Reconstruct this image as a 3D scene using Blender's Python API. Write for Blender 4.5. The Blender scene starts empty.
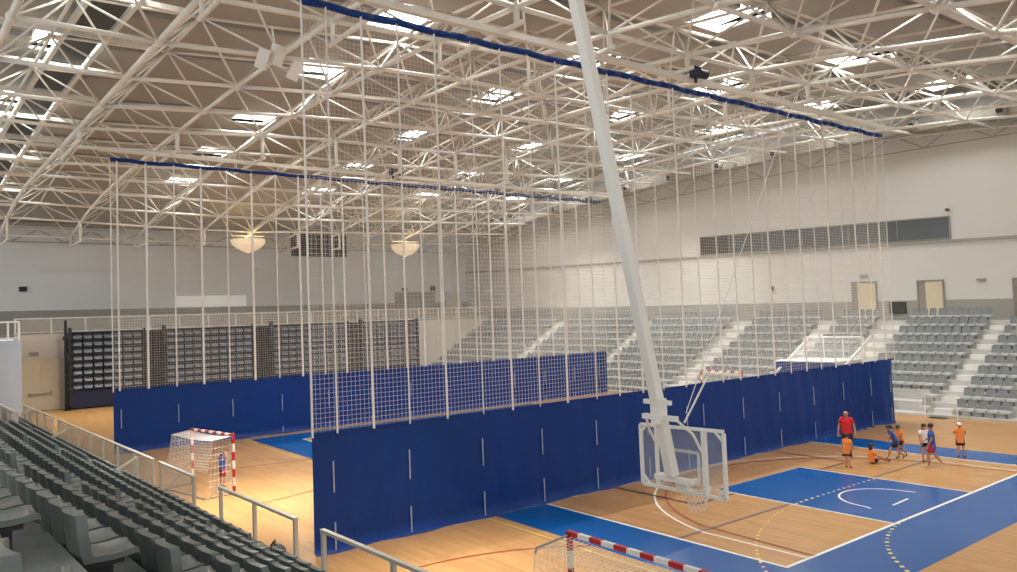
import bpy, math, random
from mathutils import Vector, Matrix
random.seed(7)
S = bpy.context.scene
COL = S.collection
PI = math.pi

# ------------------------------------------------------------------ helpers
class MB:
    """collects shapes; build() links them as one mesh object"""
    def __init__(s): s.v = []; s.f = []; s.mi = []; s.m = 0
    def add(s, vs, fs):
        o = len(s.v); s.v += [tuple(p) for p in vs]
        for f in fs: s.f.append(tuple(i + o for i in f)); s.mi.append(s.m)
    def box(s, x0, x1, y0, y1, z0, z1, T=None):
        vs = [(x0,y0,z0),(x1,y0,z0),(x1,y1,z0),(x0,y1,z0),(x0,y0,z1),(x1,y0,z1),(x1,y1,z1),(x0,y1,z1)]
        if T: vs = [T(p) for p in vs]
        s.add(vs, [(0,3,2,1),(4,5,6,7),(0,1,5,4),(1,2,6,5),(2,3,7,6),(3,0,4,7)])
    def tube(s, a, b, r, n=6, r2=None, cap=True):
        a = Vector(a); b = Vector(b); d = b - a
        if d.length < 1e-6: return
        d.normalize(); r2 = r if r2 is None else r2
        u = d.orthogonal().normalized(); w = d.cross(u)
        vs = []
        for c, rr in ((a, r), (b, r2)):
            for i in range(n):
                t = 2*PI*(i + .5)/n
                vs.append(c + (u*math.cos(t) + w*math.sin(t))*rr)
        fs = [(i, (i+1) % n, n + (i+1) % n, n + i) for i in range(n)]
        if cap: fs += [tuple(range(n))[::-1], tuple(range(n, 2*n))]
        s.add(vs, fs)
    def path(s, pts, r, n=6):
        for a, b in zip(pts[:-1], pts[1:]): s.tube(a, b, r, n)
    def bar(s, a, b, w, h, up=(0,0,1)):
        """rectangular bar from a to b, w across, h along up"""
        a = Vector(a); b = Vector(b); d = (b-a).normalized(); up = Vector(up)
        x = d.cross(up)
        if x.length < 1e-4: x = d.orthogonal()
        x.normalize(); y = x.cross(d)
        vs = []
        for c in (a, b):
            for i, j in ((-1,-1),(1,-1),(1,1),(-1,1)): vs.append(c + x*(i*w/2) + y*(j*h/2))
        s.add(vs, [(0,1,2,3)[::-1],(4,5,6,7),(0,1,5,4),(1,2,6,5),(2,3,7,6),(3,0,4,7)])
    def ball(s, c, r, n=8, m=6, sc=(1,1,1)):
        c = Vector(c); vs = [c + Vector((0,0,r*sc[2]))]
        for j in range(1, m):
            p = PI*j/m
            for i in range(n):
                t = 2*PI*i/n
                vs.append(c + Vector((r*sc[0]*math.sin(p)*math.cos(t), r*sc[1]*math.sin(p)*math.sin(t), r*sc[2]*math.cos(p))))
        vs.append(c - Vector((0,0,r*sc[2])))
        fs = [(0, 1+i, 1+(i+1) % n) for i in range(n)]
        for j in range(m-2):
            for i in range(n):
                a = 1+j*n+i; b = 1+j*n+(i+1) % n
                fs.append((a, a+n, b+n, b))
        L = len(vs)-1; k = 1+(m-2)*n
        fs += [(L, k+(i+1) % n, k+i) for i in range(n)]
        s.add(vs, fs)
    def sheet(s, grid):
        """grid of rows of points"""
        R = len(grid); Cn = len(grid[0]); vs = [p for row in grid for p in row]
        s.add(vs, [(j*Cn+i, j*Cn+i+1, (j+1)*Cn+i+1, (j+1)*Cn+i) for j in range(R-1) for i in range(Cn-1)])
    def ribbon(s, pts, w, z, closed=False):
        """flat painted line along a floor polyline"""
        P = [Vector((p[0], p[1])) for p in pts]; L = []; n = len(P)
        for i, p in enumerate(P):
            a = P[max(i-1, 0)]; b = P[min(i+1, n-1)]
            d = (b-a).normalized(); q = Vector((-d.y, d.x))*(w/2)
            L.append(((p.x+q.x, p.y+q.y, z), (p.x-q.x, p.y-q.y, z)))
        for (a, b), (c, d) in zip(L[:-1], L[1:]): s.add([b, d, c, a], [(0,1,2,3)])
    def mesh(s, name, mats, smooth=False):
        me = bpy.data.meshes.new(name); me.from_pydata(s.v, [], s.f)
        for m in (mats if isinstance(mats, (list, tuple)) else [mats]): me.materials.append(m)
        if s.m or any(s.mi): me.polygons.foreach_set('material_index', s.mi)
        if smooth: me.polygons.foreach_set('use_smooth', [True]*len(me.polygons))
        me.update(); return me
    def build(s, name, mats, parent=None, smooth=False, bevel=0):
        o = link(name, s.mesh(name, mats, smooth), parent)
        if bevel:
            b = o.modifiers.new('edge', 'BEVEL'); b.width = bevel; b.segments = 2; b.limit_method = 'ANGLE'
        return o

def link(name, data, parent=None):
    o = bpy.data.objects.new(name, data); COL.objects.link(o)
    if parent: o.parent = parent
    return o
def tag(o, label, cat, group=None):
    o['label'] = label; o['category'] = cat
    if group: o['group'] = group
    return o
def thing(name, label, cat, loc=(0,0,0), rz=0, group=None):
    o = bpy.data.objects.new(name, None); COL.objects.link(o); o.empty_display_size = .2
    o.location = loc; o.rotation_euler = (0,0,rz)
    return tag(o, label, cat, group)
def struct(o): o['kind'] = 'structure'; return o
def stuff(o): o['kind'] = 'stuff'; return o

# ------------------------------------------------------------------ materials
def srgb(r, g, b):
    def f(c):
        c /= 255.; return c/12.92 if c <= .04045 else ((c+.055)/1.055)**2.4
    return (f(r), f(g), f(b), 1)
def mat(name, rgb, rough=.5, metal=0, var=.06, scale=3., bump=0, bscale=20., spec=.5, coords='Object'):
    m = bpy.data.materials.new(name); m.use_nodes = True; nt = m.node_tree; N = nt.nodes; L = nt.links
    b = N['Principled BSDF']; b.inputs['Roughness'].default_value = rough; b.inputs['Metallic'].default_value = metal
    b.inputs['Specular IOR Level'].default_value = spec
    tc = N.new('ShaderNodeTexCoord'); nz = N.new('ShaderNodeTexNoise'); nz.inputs['Scale'].default_value = scale
    nz.inputs['Detail'].default_value = 4; L.new(tc.outputs[coords], nz.inputs['Vector'])
    mx = N.new('ShaderNodeMix'); mx.data_type = 'RGBA'
    c = srgb(*rgb); mx.inputs[6].default_value = tuple(max(0, x*(1-var*2)) for x in c[:3])+(1,)
    mx.inputs[7].default_value = tuple(min(1, x*(1+var*2)) for x in c[:3])+(1,)
    L.new(nz.outputs['Fac'], mx.inputs[0]); L.new(mx.outputs[2], b.inputs['Base Color'])
    if bump:
        n2 = N.new('ShaderNodeTexNoise'); n2.inputs['Scale'].default_value = bscale; L.new(tc.outputs[coords], n2.inputs['Vector'])
        bp = N.new('ShaderNodeBump'); bp.inputs['Strength'].default_value = bump; bp.inputs['Distance'].default_value = .02
        L.new(n2.outputs['Fac'], bp.inputs['Height']); L.new(bp.outputs['Normal'], b.inputs['Normal'])
    return m
def emit(name, rgb, s):
    m = bpy.data.materials.new(name); m.use_nodes = True; N = m.node_tree.nodes
    b = N['Principled BSDF']; b.inputs['Base Color'].default_value = srgb(*rgb)
    b.inputs['Emission Color'].default_value = srgb(*rgb); b.inputs['Emission Strength'].default_value = s
    return m
def clear(name, rgb, alpha, rough=.1):
    m = bpy.data.materials.new(name); m.use_nodes = True
    b = m.node_tree.nodes['Principled BSDF']; b.inputs['Base Color'].default_value = srgb(*rgb)
    b.inputs['Alpha'].default_value = alpha; b.inputs['Roughness'].default_value = rough
    return m

M = {}
M['steel'] = mat('white_painted_steel', (232,230,222), .45, var=.03)
M['steel_thin'] = mat('white_web_steel', (228,225,216), .5, var=.03)
M['deck'] = mat('beige_roof_deck', (168,165,158), .8, var=.03, scale=.5)
M['purlin'] = mat('grey_purlin', (158,156,152), .7)
M['wall'] = mat('white_wall', (214,214,210), .8, var=.02, scale=.3)
M['wall_end'] = mat('pale_grey_wall', (226,231,234), .8, var=.02, scale=.3)
M['dado'] = mat('grey_dado', (160,158,152), .8, var=.03, scale=.4)
M['beige'] = mat('beige_wall', (212,206,196), .8, var=.02, scale=.4)
M['bluegrey'] = mat('blue_grey_wall', (172,182,196), .8, var=.02)
M['door'] = mat('cream_door', (218,206,178), .6, var=.02)
M['jamb'] = mat('grey_jamb', (150,146,136), .6)
M['concrete'] = mat('light_concrete', (196,196,192), .8, var=.05, scale=1.5)
M['concrete_near'] = mat('grey_concrete', (118,122,120), .8, var=.08, scale=1.5)
M['seat_far'] = mat('grey_seat_plastic', (132,138,140), .4, var=.04)
M['pan_far'] = mat('toplit_seat_pan', (206,209,210), .4, var=.03)  # pans painted paler than the backs, as lit from above
M['seat'] = mat('dark_grey_seat_plastic', (98,106,104), .28, var=.08, scale=6)
M['black'] = mat('black_metal', (30,32,38), .5, var=.1)
M['tele_seat'] = mat('slate_seat', (118,124,134), .45, var=.06)
M['vinyl_dark'] = mat('dark_vinyl', (20,30,60), .5)
M['strip'] = mat('grey_slot_tape', (150,162,190), .6)
M['rope'] = mat('white_webbing', (232,230,226), .7, var=.02)
M['net'] = mat('white_net_cord', (222,216,208), .8, var=.02)
M['white'] = mat('white_paint', (236,236,232), .4, var=.02)
M['rail'] = mat('brushed_rail', (208,202,190), .4, metal=.2, var=.03)
M['red'] = mat('red_paint', (182,26,38), .4, var=.05)
M['line_w'] = mat('white_line', (236,236,232), .35, var=.03)
M['line_y'] = mat('yellow_line', (226,208,120), .35, var=.04)
M['line_r'] = mat('red_line', (160,62,36), .35, var=.04)
M['line_k'] = mat('black_line', (50,44,48), .35)
M['line_g'] = mat('slate_line', (120,124,136), .35)
M['glass_dark'] = mat('dark_window_glass', (96,104,106), .15, var=.08, scale=.2)
M['dark'] = mat('dark_opening', (70,68,66), .7)
M['grating'] = mat('dark_grating', (66,72,72), .5, var=.05)
M['glass'] = clear('clear_board', (226,230,236), .14, .05)
M['frost'] = clear('pale_glass_infill', (214,206,194), .3, .2)
M['skylight'] = emit('daylight_diffuser', (255,255,252), 7)
M['skin'] = mat('skin', (196,142,112), .55, var=.04, scale=8)
M['skin2'] = mat('tan_skin', (176,122,92), .55, var=.04, scale=8)
M['hair'] = mat('dark_hair', (38,28,24), .5, var=.1, scale=30)
M['cloth_red'] = mat('red_cloth', (206,34,44), .8)
M['cloth_orange'] = mat('orange_cloth', (240,138,62), .8)
M['cloth_blue'] = mat('blue_cloth', (44,82,160), .8)
M['cloth_navy'] = mat('navy_cloth', (30,32,52), .8)
M['cloth_white'] = mat('white_cloth', (226,216,212), .8)
M['cloth_crimson'] = mat('crimson_cloth', (176,44,66), .8)
M['shoe'] = mat('dark_shoe', (40,38,44), .6)
M['shoe_w'] = mat('pale_shoe', (206,200,194), .6)

def vinyl():
    m = mat('blue_vinyl', (0,50,122), .5, var=.05, scale=.6, spec=.28)
    nt = m.node_tree; N = nt.nodes; L = nt.links; b = N['Principled BSDF']
    tc = N.new('ShaderNodeTexCoord'); mp = N.new('ShaderNodeMapping'); mp.inputs['Scale'].default_value = (1.2, 1, .5)
    w = N.new('ShaderNodeTexNoise'); w.inputs['Scale'].default_value = 1.3; w.inputs['Detail'].default_value = 5; w.inputs['Distortion'].default_value = 1.4
    bp = N.new('ShaderNodeBump'); bp.inputs['Strength'].default_value = .35; bp.inputs['Distance'].default_value = .12
    L.new(tc.outputs['Object'], mp.inputs['Vector']); L.new(mp.outputs['Vector'], w.inputs['Vector'])
    L.new(w.outputs['Fac'], bp.inputs['Height']); L.new(bp.outputs['Normal'], b.inputs['Normal'])
    return m
M['vinyl'] = vinyl()
def court_paint():
    return mat('blue_court_paint', (0,82,154), .24, var=.06, scale=.5)
M['paint'] = court_paint()
def wood():
    m = bpy.data.materials.new('maple_boards'); m.use_nodes = True; nt = m.node_tree; N = nt.nodes; L = nt.links
    b = N['Principled BSDF']; b.inputs['Roughness'].default_value = .28
    tc = N.new('ShaderNodeTexCoord'); mp = N.new('ShaderNodeMapping'); mp.inputs['Rotation'].default_value = (0,0,PI/2)
    L.new(tc.outputs['Object'], mp.inputs['Vector'])
    br = N.new('ShaderNodeTexBrick'); br.inputs['Scale'].default_value = 1; br.inputs['Brick Width'].default_value = 1.8
    br.inputs['Row Height'].default_value = .13; br.inputs['Mortar Size'].default_value = .003
    br.inputs['Color1'].default_value = srgb(202,156,100); br.inputs['Color2'].default_value = srgb(184,138,84)
    br.inputs['Mortar'].default_value = srgb(150,108,66)
    L.new(mp.outputs['Vector'], br.inputs['Vector'])
    m2 = N.new('ShaderNodeMapping'); m2.inputs['Scale'].default_value = (2.2, .25, 1); L.new(tc.outputs['Object'], m2.inputs['Vector'])
    nz = N.new('ShaderNodeTexNoise'); nz.inputs['Scale'].default_value = 2; nz.inputs['Detail'].default_value = 5
    L.new(m2.outputs['Vector'], nz.inputs['Vector'])
    mx = N.new('ShaderNodeMix'); mx.data_type = 'RGBA'; mx.blend_type = 'MULTIPLY'; mx.inputs[0].default_value = .5
    cr = N.new('ShaderNodeValToRGB'); cr.color_ramp.elements[0].color = (.62,.56,.5,1); cr.color_ramp.elements[1].color = (1,1,1,1)
    L.new(nz.outputs['Fac'], cr.inputs[0]); L.new(br.outputs['Color'], mx.inputs[6]); L.new(cr.outputs[0], mx.inputs[7])
    L.new(mx.outputs[2], b.inputs['Base Color'])
    return m
M['wood'] = wood()

# ------------------------------------------------------------------ camera
C0 = Vector((-15.3313, -10.1046, 5.8551))
yaw, pitch, roll, FPX = .653173, .0426402, -.0381093, 756.394
cy, sy, cp, sp = math.cos(yaw), math.sin(yaw), math.cos(pitch), math.sin(pitch)
fw = Vector((sy*cp, cy*cp, sp)); r0 = Vector((cy, -sy, 0)); u0 = r0.cross(fw)
rt = r0*math.cos(roll) + u0*math.sin(roll); up = -r0*math.sin(roll) + u0*math.cos(roll)
cam = bpy.data.cameras.new('camera'); co = bpy.data.objects.new('camera', cam); COL.objects.link(co)
cam.sensor_width = 36; cam.lens = FPX/1017*36; cam.clip_end = 400
R3 = Matrix((rt, up, -fw)).transposed()
co.matrix_world = Matrix.Translation(C0) @ R3.to_4x4()
S.camera = co
def pix(p):
    d = Vector(p) - C0; z = d.dot(fw)
    if z < .3: return None
    return 508.5 + FPX*d.dot(rt)/z, 286 - FPX*d.dot(up)/z, z
def inframe(p, mrg=12):
    q = pix(p)
    return q is not None and -mrg < q[0] < 1017+mrg and -mrg < q[1] < 572+mrg

# ------------------------------------------------------------------ floor and painted court
f = MB(); f.box(-26, 37.2, -26, 66.4, -.2, 0); struct(f.build('floor', M['wood']))
Y1, Y2 = 8.5, 30.98
b = MB()
zb_ = .003
def rect(mb, x0, x1, y0, y1, z): mb.add([(x0,y0,z),(x1,y0,z),(x1,y1,z),(x0,y1,z)], [(0,1,2,3)])
rect(b, -2.0, 17.0, -2.08, 0, zb_); rect(b, -2.0, 17.0, 28, 30.1, zb_)
rect(b, -2.0, 0, 0, 28, zb_); rect(b, 15, 17, 0, 28, zb_)
rect(b, 5.05, 9.95, 0, 5.8, zb_); rect(b, 5.05, 9.95, 22.2, 28, zb_)
struct(b.build('trim_court_paint', M['paint']))
def arc(cx, cy_, r, a0, a1, n=40): return [(cx+r*math.cos(a0+(a1-a0)*i/n), cy_+r*math.sin(a0+(a1-a0)*i/n)) for i in range(n+1)]
def dash(mb, pts, w, z, on, off):
    # resample the polyline and keep every other stretch
    acc = []; 
    for a, c in zip(pts[:-1], pts[1:]):
        d = math.hypot(c[0]-a[0], c[1]-a[1]); n = max(1, int(d/.05))
        acc += [(a[0]+(c[0]-a[0])*i/n, a[1]+(c[1]-a[1])*i/n) for i in range(n)]
    t = 0; run = []
    for a, c in zip(acc[:-1], acc[1:]):
        ph = t % (on+off)
        if ph < on: run.append(a)
        elif len(run) > 1: mb.ribbon(run, w, z); run = []
        t += math.hypot(c[0]-a[0], c[1]-a[1])
    if len(run) > 1: mb.ribbon(run, w, z)
w = MB(); LZ = .006
for sgn, y0 in ((1, 0), (-1, 28)):
    w.ribbon([(-.03, y0), (15.03, y0)], .09, LZ)
    k = lambda y: y0+sgn*y
    w.ribbon([(5.05, y0), (5.05, k(5.8)), (9.95, k(5.8)), (9.95, y0)], .08, LZ)
    w.ribbon([(5.05, k(5.8)), (9.95, k(5.8))], .08, LZ)
    c = k(1.4)
    w.ribbon([(6.1, k(1.19))] + [(7.5-1.3*math.cos(PI*i/24), c+sgn*1.35*math.sin(PI*i/24)) for i in range(25)] + [(8.85, k(1.19))], .06, LZ)
    th = math.acos(6.6/6.75)
    pts = [(7.5-6.75*math.cos(th+(PI-2*th)*i/60), k(1.575)+sgn*6.75*math.sin(th+(PI-2*th)*i/60)) for i in range(61)]
    w.ribbon([(.92, y0)] + pts + [(14.08, y0)], .07, LZ)
w.ribbon([(0, 0), (0, 28)], .09, LZ); w.ribbon([(15, 0), (15, 28)], .09, LZ); w.ribbon([(0, 14), (15, 14)], .08, LZ)
w.ribbon([(6.86, .93), (7.9, .98)], .07, LZ+.003)
struct(w.build('trim_white_lines', M['line_w']))
y_ = MB()
nine = arc(6, -6, 9, PI*.84, PI/2, 40) + arc(9, -6, 9, PI/2, PI*.16, 40)
dash(y_, nine, .07, .009, .16, .15)
six = arc(6, -6, 6, PI*.98, PI/2, 40)
dash(y_, six, .09, .009, .16, .15)
y_.ribbon([(-2.35, -2), (-2.35, 30)], .05, .009)
struct(y_.build('trim_yellow_lines', M['line_y']))
r_ = MB()
th = math.acos(6.1/6.4)
r_.ribbon([(1.15, 0)] + [(7.5-6.4*math.cos(th+(PI-2*th)*i/60), 1.575+6.4*math.sin(th+(PI-2*th)*i/60)) for i in range(61)] + [(13.85, 0)], .06, .012)
r_.ribbon(arc(-6.2, -.2, 6.1, PI*.5, 0.82, 30), .05, .012)
r_.ribbon(arc(-6.9, 19.1, 5.6, -PI*.42, PI*.42, 40), .05, .012)
r_.ribbon([(-6.6, 15.3), (-4.4, 15.9), (-3, 17)], .05, .012)
struct(r_.build('trim_red_lines', M['line_r']))
k_ = MB()
k_.ribbon([(3.05, 5.0), (3.05, 23)], .07, .0155); k_.ribbon([(12, 5.0), (12, 23)], .07, .0155)
k_.ribbon([(3.05, 5.03), (5.0, 5.03)], .07, .0155); k_.ribbon([(9.98, 5.03), (12, 5.03)], .07, .0155)
k_.ribbon([(-8, 22.9), (-2.0, 21.96)], .05, .0155)
struct(k_.build('trim_black_lines', M['line_k']))
g_ = MB(); g_.ribbon([(.05, 3.13), (5.0, 3.1)], .06, .018); g_.ribbon([(9.98, 3.1), (15, 3.1)], .06, .018)
struct(g_.build('trim_grey_lines', M['line_g']))

# ------------------------------------------------------------------ roof
def zb(X, Y):
    a = 16.5 - (.0035 if Y < 25 else .0022)*(Y-25)**2 + max(0, X-8)*.03
    w = min(1, max(0, (2-X)/11))*min(1, max(0, (63-Y)/22)); return a*(1-w) + 15.55*w
def wx(X, Y):
    return X + min(0, (X-2)/11.)*.04*(Y-14)
def RP(X, Y, dz=0): return Vector((wx(X, Y), Y, zb(X, Y)+dz))
XS = [3.2+4.1*i for i in range(-4, 9)]
YS = [3.5+4.4*j for j in range(-3, 14)]
DZ = 1.9
DECK = 2.55
SKY = [(x, y) for x in (-10.4, .45, 11.4, 22.2, 32.6) for y in (.4, 8.9, 17.2, 25.5, 35.2, 43.6, 51.5)]
HX, HY = 1.05, 1.32
# deck: strips between purlins with real holes where the skylights sit
d = MB()
xb = sorted(set([-17., 37.2] + [x+s_*HX for x in (-10.4, .45, 11.4, 22.2, 32.6) for s_ in (-1, 1)]))
yb = sorted(set([-14., 66.2, -8, 61.] + [y+s_*HY for y in (.4, 8.9, 17.2, 25.5, 35.2, 43.6, 51.5) for s_ in (-1, 1)] + [-4, 4.7, 13, 21.3, 30, 39.5, 47.5, 56]))
for i in range(len(xb)-1):
    for j in range(len(yb)-1):
        cx, cyy = (xb[i]+xb[i+1])/2, (yb[j]+yb[j+1])/2
        if any(abs(cx-x) < HX*.9 and abs(cyy-y) < HY*.9 for x, y in SKY): continue
        P = [(xb[i], yb[j]), (xb[i+1], yb[j]), (xb[i+1], yb[j+1]), (xb[i], yb[j+1])]
        lo = [RP(x, y, DECK) for x, y in P]; hi = [p+Vector((0,0,.18)) for p in lo]
        d.add(lo+hi, [(0,3,2,1),(4,5,6,7),(0,1,5,4),(1,2,6,5),(2,3,7,6),(3,0,4,7)])
struct(d.build('ceiling', M['deck']))
pu = MB()
for j in range(-3, 16):
    y = 4.4*j+3.3
    if y > 65: break
    segs = [-17]+[x+s_*HX for x in (-10.4, .45, 11.4, 22.2, 32.6) for s_ in (-1, 1)]+[37]
    for q in range(0, len(segs)-1):
        if q % 2 == 1 and any(abs(y-yy) < HY+.1 for _, yy in SKY): continue
        pu.bar(RP(segs[q], y, DECK-.12), RP(segs[q+1], y, DECK-.12), .3, .22)
struct(pu.build('ceiling_purlins', M['purlin']))
for n, (x, y) in enumerate(SKY):
    c = RP(x, y, DECK)
    e = bpy.data.objects.new('window_%d' % (n+1), None); COL.objects.link(e); e.location = c; struct(e)
    fr = MB()
    for a, b2, c2, d2 in ((-HX-.08, HX+.08, -HY-.08, -HY), (-HX-.08, HX+.08, HY, HY+.08), (-HX-.08, -HX, -HY, HY), (HX, HX+.08, -HY, HY)):
        fr.box(a, b2, c2, d2, -.1, .28)
    fr.box(-.02, .02, -HY, HY, .12, .17)
    fr.build('window_frame', M['white'], e)
    pn = MB(); pn.box(-HX, HX, -HY, HY, .22, .26); pn.build('window_pane', M['skylight'], e)
    L = bpy.data.lights.new('skylight_daylight', 'AREA'); L.shape = 'RECTANGLE'; L.size = HX*1.9; L.size_y = HY*1.9
    L.energy = 260; L.color = (1, .985, .95)
    lo = bpy.data.objects.new('skylight_daylight', L); COL.objects.link(lo); lo.location = c+Vector((0,0,.2))

# space frame: chords, web diagonals, nodes, hangers
sf = thing('roof_space_frame', 'white tubular space frame of chords, diagonals and ball nodes carrying the roof', 'roof truss', (14, 25, 15))
off = -Vector((14, 25, 15))
def q(p): return p+off
for Y in YS:
    m = MB(); 
    for a, c in zip(XS[:-1], XS[1:]): m.tube(q(RP(a, Y)), q(RP(c, Y)), .085, 8)
    m.build('bottom_chord', M['steel'], sf, True)
for X in XS:
    m = MB()
    for a, c in zip(YS[:-1], YS[1:]): m.tube(q(RP(X, a)), q(RP(X, c)), .085 if X > -9 else .115, 8)
    m.build('bottom_chord', M['steel'], sf, True)
TX = [x+2.05 for x in XS[:-1]]; TY = [y+2.2 for y in YS[:-1]]
for Y in TY:
    m = MB()
    for a, c in zip(TX[:-1], TX[1:]): m.tube(q(RP(a, Y, DZ)), q(RP(c, Y, DZ)), .07, 6)
    m.build('top_chord', M['steel'], sf, True)
for X in TX:
    m = MB()
    for a, c in zip(TY[:-1], TY[1:]): m.tube(q(RP(X, a, DZ)), q(RP(X, c, DZ)), .07, 6)
    m.build('top_chord', M['steel'], sf, True)
web = []; nodes = []
for X in XS:
    for Y in YS:
        p = RP(X, Y); nodes.append((p, .17))
        for sx in (-1, 1):
            for s2 in (-1, 1):
                x, y = X+sx*2.05, Y+s2*2.2
                if TX[0]-.1 < x < TX[-1]+.1 and TY[0]-.1 < y < TY[-1]+.1: web.append((p, RP(x, y, DZ)))
for x in TX:
    for y in TY: nodes.append((RP(x, y, DZ), .13))
def near(p):
    z = pix(p); 
    return z[2] if (z and inframe(p, 0)) else 1e3
web.sort(key=lambda e: near((e[0]+e[1])/2)); nodes.sort(key=lambda e: near(e[0]))
rest = MB()
for i, (a, c) in enumerate(web):
    m = MB() if i < 99 else rest
    m.tube(q(a), q(c), .045, 6)
    if i < 99: m.build('web_diagonal', M['steel_thin'], sf, True)
stuff(rest.build('web_diagonals', M['steel_thin'], sf, True))
rest = MB()
for i, (p, r) in enumerate(nodes):
    m = MB() if i < 60 else rest
    m.ball(q(p), r, 8, 6)
    if i < 60: m.build('ball_node', M['steel'], sf, True)
stuff(rest.build('ball_nodes', M['steel'], sf, True))
HZ = 14.95
for ya, yc in ((7.9, 12.3), (29.9, 34.3), (56.3, 60.7)):
    for X in XS[1:8]:
        m = MB()
        zz = HZ if ya < 50 else 13.1
        pa, pc = RP(X, ya), RP(X, yc)
        m.tube(q(pa), q(Vector((pa.x, pa.y, zz))), .1, 8); m.tube(q(pc), q(Vector((pc.x, pc.y, zz))), .07, 8)
        m.tube(q(Vector((pa.x, ya-.25, zz))), q(Vector((pc.x, yc+.25, zz))), .085, 8)
        m.build('hanger', M['steel'], sf, True)

# dark walkway strip under the roof at upper left
cw = thing('roof_walkway', 'dark grey panelled walkway strip with pale side rails under the roof edge', 'walkway', (-10.8, 25, 17.3))
def wk(Y): return Vector((-9.95-.055*(Y-14), Y, 17.6 - .0015*(Y-25)**2))
o_ = Vector((-10.8, 25, 17.3))
for i in range(0, 14):
    ya, yc = 1+4.4*i, 1+4.4*i+3.6
    a, c = wk(ya)-o_, wk(yc)-o_
    m = MB(); m.bar(a, c, 1.15, .08); m.build('grating_panel', M['grating'], cw)
for s_ in (-.72, .72):
    m = MB()
    for i in range(0, 28): m.bar(wk(1+2.2*i)-o_+Vector((s_, 0, -.05)), wk(3.2+2.2*i)-o_+Vector((s_, 0, -.05)), .16, .22)
    m.build('side_rail', M['steel'], cw)
for i in range(0, 15):
    m = MB(); y = .6+4.4*i
    m.bar(wk(y)-o_+Vector((-3, 0, -.12)), wk(y)-o_+Vector((2.2, 0, -.12)), .16, .2); m.build('cross_bar', M['steel'], cw)

# ------------------------------------------------------------------ far long side: wall, stand
def tz(Y): return 1+.0035*(Y-8)
def FT(p): return (p[0], p[1], p[2]*tz(p[1]))
FXW = 36.5
m = MB(); m.box(FXW, FXW+.4, -14, 66.2, 5.9, 19.5, None)
m.v = [(x, y, z*tz(y) if z < 10 else z) for x, y, z in m.v]
struct(m.build('wall_right', M['wall']))
m = MB(); m.box(FXW-.06, FXW+.4, -14, 66.2, 0, 5.9, FT); struct(m.build('wall_right_dado', M['dado']))
m = MB(); m.box(FXW-.12, FXW, -6, 66, 9.55, 9.7, lambda p: (p[0], p[1], p[2]*tz(p[1]))); struct(m.build('trim_ledge', M['dado']))
# ribbon window
rw = bpy.data.objects.new('window_36', None); COL.objects.link(rw); struct(rw)
m = MB()
for a, c in ((11.0, 14.2), (14.3, 17.6), (17.7, 21.2), (21.3, 24.6), (24.7, 27.7)): m.box(FXW-.05, FXW+.1, a, c, 9.82, 11.14, FT)
m.build('window_pane', M['glass_dark'], rw)
m = MB(); m.box(FXW-.05, FXW+.1, 27.8, 30.6, 9.82, 11.14, FT); m.build('window_louvre', M['dark'], rw)
m = MB()
for y in (10.95, 14.25, 17.65, 21.25, 24.65, 27.75, 30.65): m.box(FXW-.09, FXW, y-.04, y+.04, 9.78, 11.2, FT)
m.box(FXW-.09, FXW, 10.95, 30.65, 9.74, 9.82, FT); m.box(FXW-.09, FXW, 10.95, 30.65, 11.14, 11.22, FT)
m.build('window_frame', M['jamb'], rw)
# doors at the head of the stand
for n, (a, c, ztop) in enumerate(((15.95, 17.55, 7.15), (11.6, 13.1, 7.1), (5.9, 7.55, 7.05))):
    e = bpy.data.objects.new('door_%d' % (n+1), None); COL.objects.link(e); struct(e)
    m = MB(); m.box(FXW-.1, FXW+.05, a, c-.45, 4.7, ztop, FT); m.build('door_leaf', M['door'] if n < 2 else M['bluegrey'], e)
    m = MB(); m.box(FXW-.09, FXW+.05, c-.45, c, 4.7, ztop, FT); m.build('door_reveal', M['jamb'], e)
    m = MB(); m.box(FXW-.14, FXW+.05, a-.08, a, 4.7, ztop+.1, FT); m.box(FXW-.14, FXW+.05, c, c+.08, 4.7, ztop+.1, FT); m.box(FXW-.14, FXW+.05, a, c, ztop, ztop+.1, FT)
    m.build('door_frame', M['jamb'], e)
def wall_fitting(y, z, w_, h_, label, name, cat, mt):
    m = MB(); m.box(FXW-.22, FXW-.07, y-w_/2, y+w_/2, z-h_/2, z+h_/2, FT); m.box(FXW-.07, FXW, y-w_/4, y+w_/4, z-h_/4, z+h_/4, FT)
    tag(m.build(name, mt, bevel=.02), label, cat)
wall_fitting(16.7, 7.65, .5, .14, 'small grey sign box above the cream door behind the net', 'sign_box', 'sign', M['dado'])
wall_fitting(9.3, 7.1, .5, .14, 'small dark lamp box on the wall right of the wider cream door', 'wall_lamp', 'lamp', M['jamb'])
wall_fitting(14.5, 5.45, 1.1, .75, 'dark grey wall cabinet between the two cream doors', 'wall_cabinet', 'cabinet', M['dark'])
wall_fitting(11.0, 11.6, .22, .16, 'tiny dark sensor above the right end of the ribbon window', 'sensor', 'sensor', M['dark'])
wall_fitting(24.0, 7.0, .25, .3, 'small dark device on the white wall above the far stand', 'wall_device', 'device', M['dark'])

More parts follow.
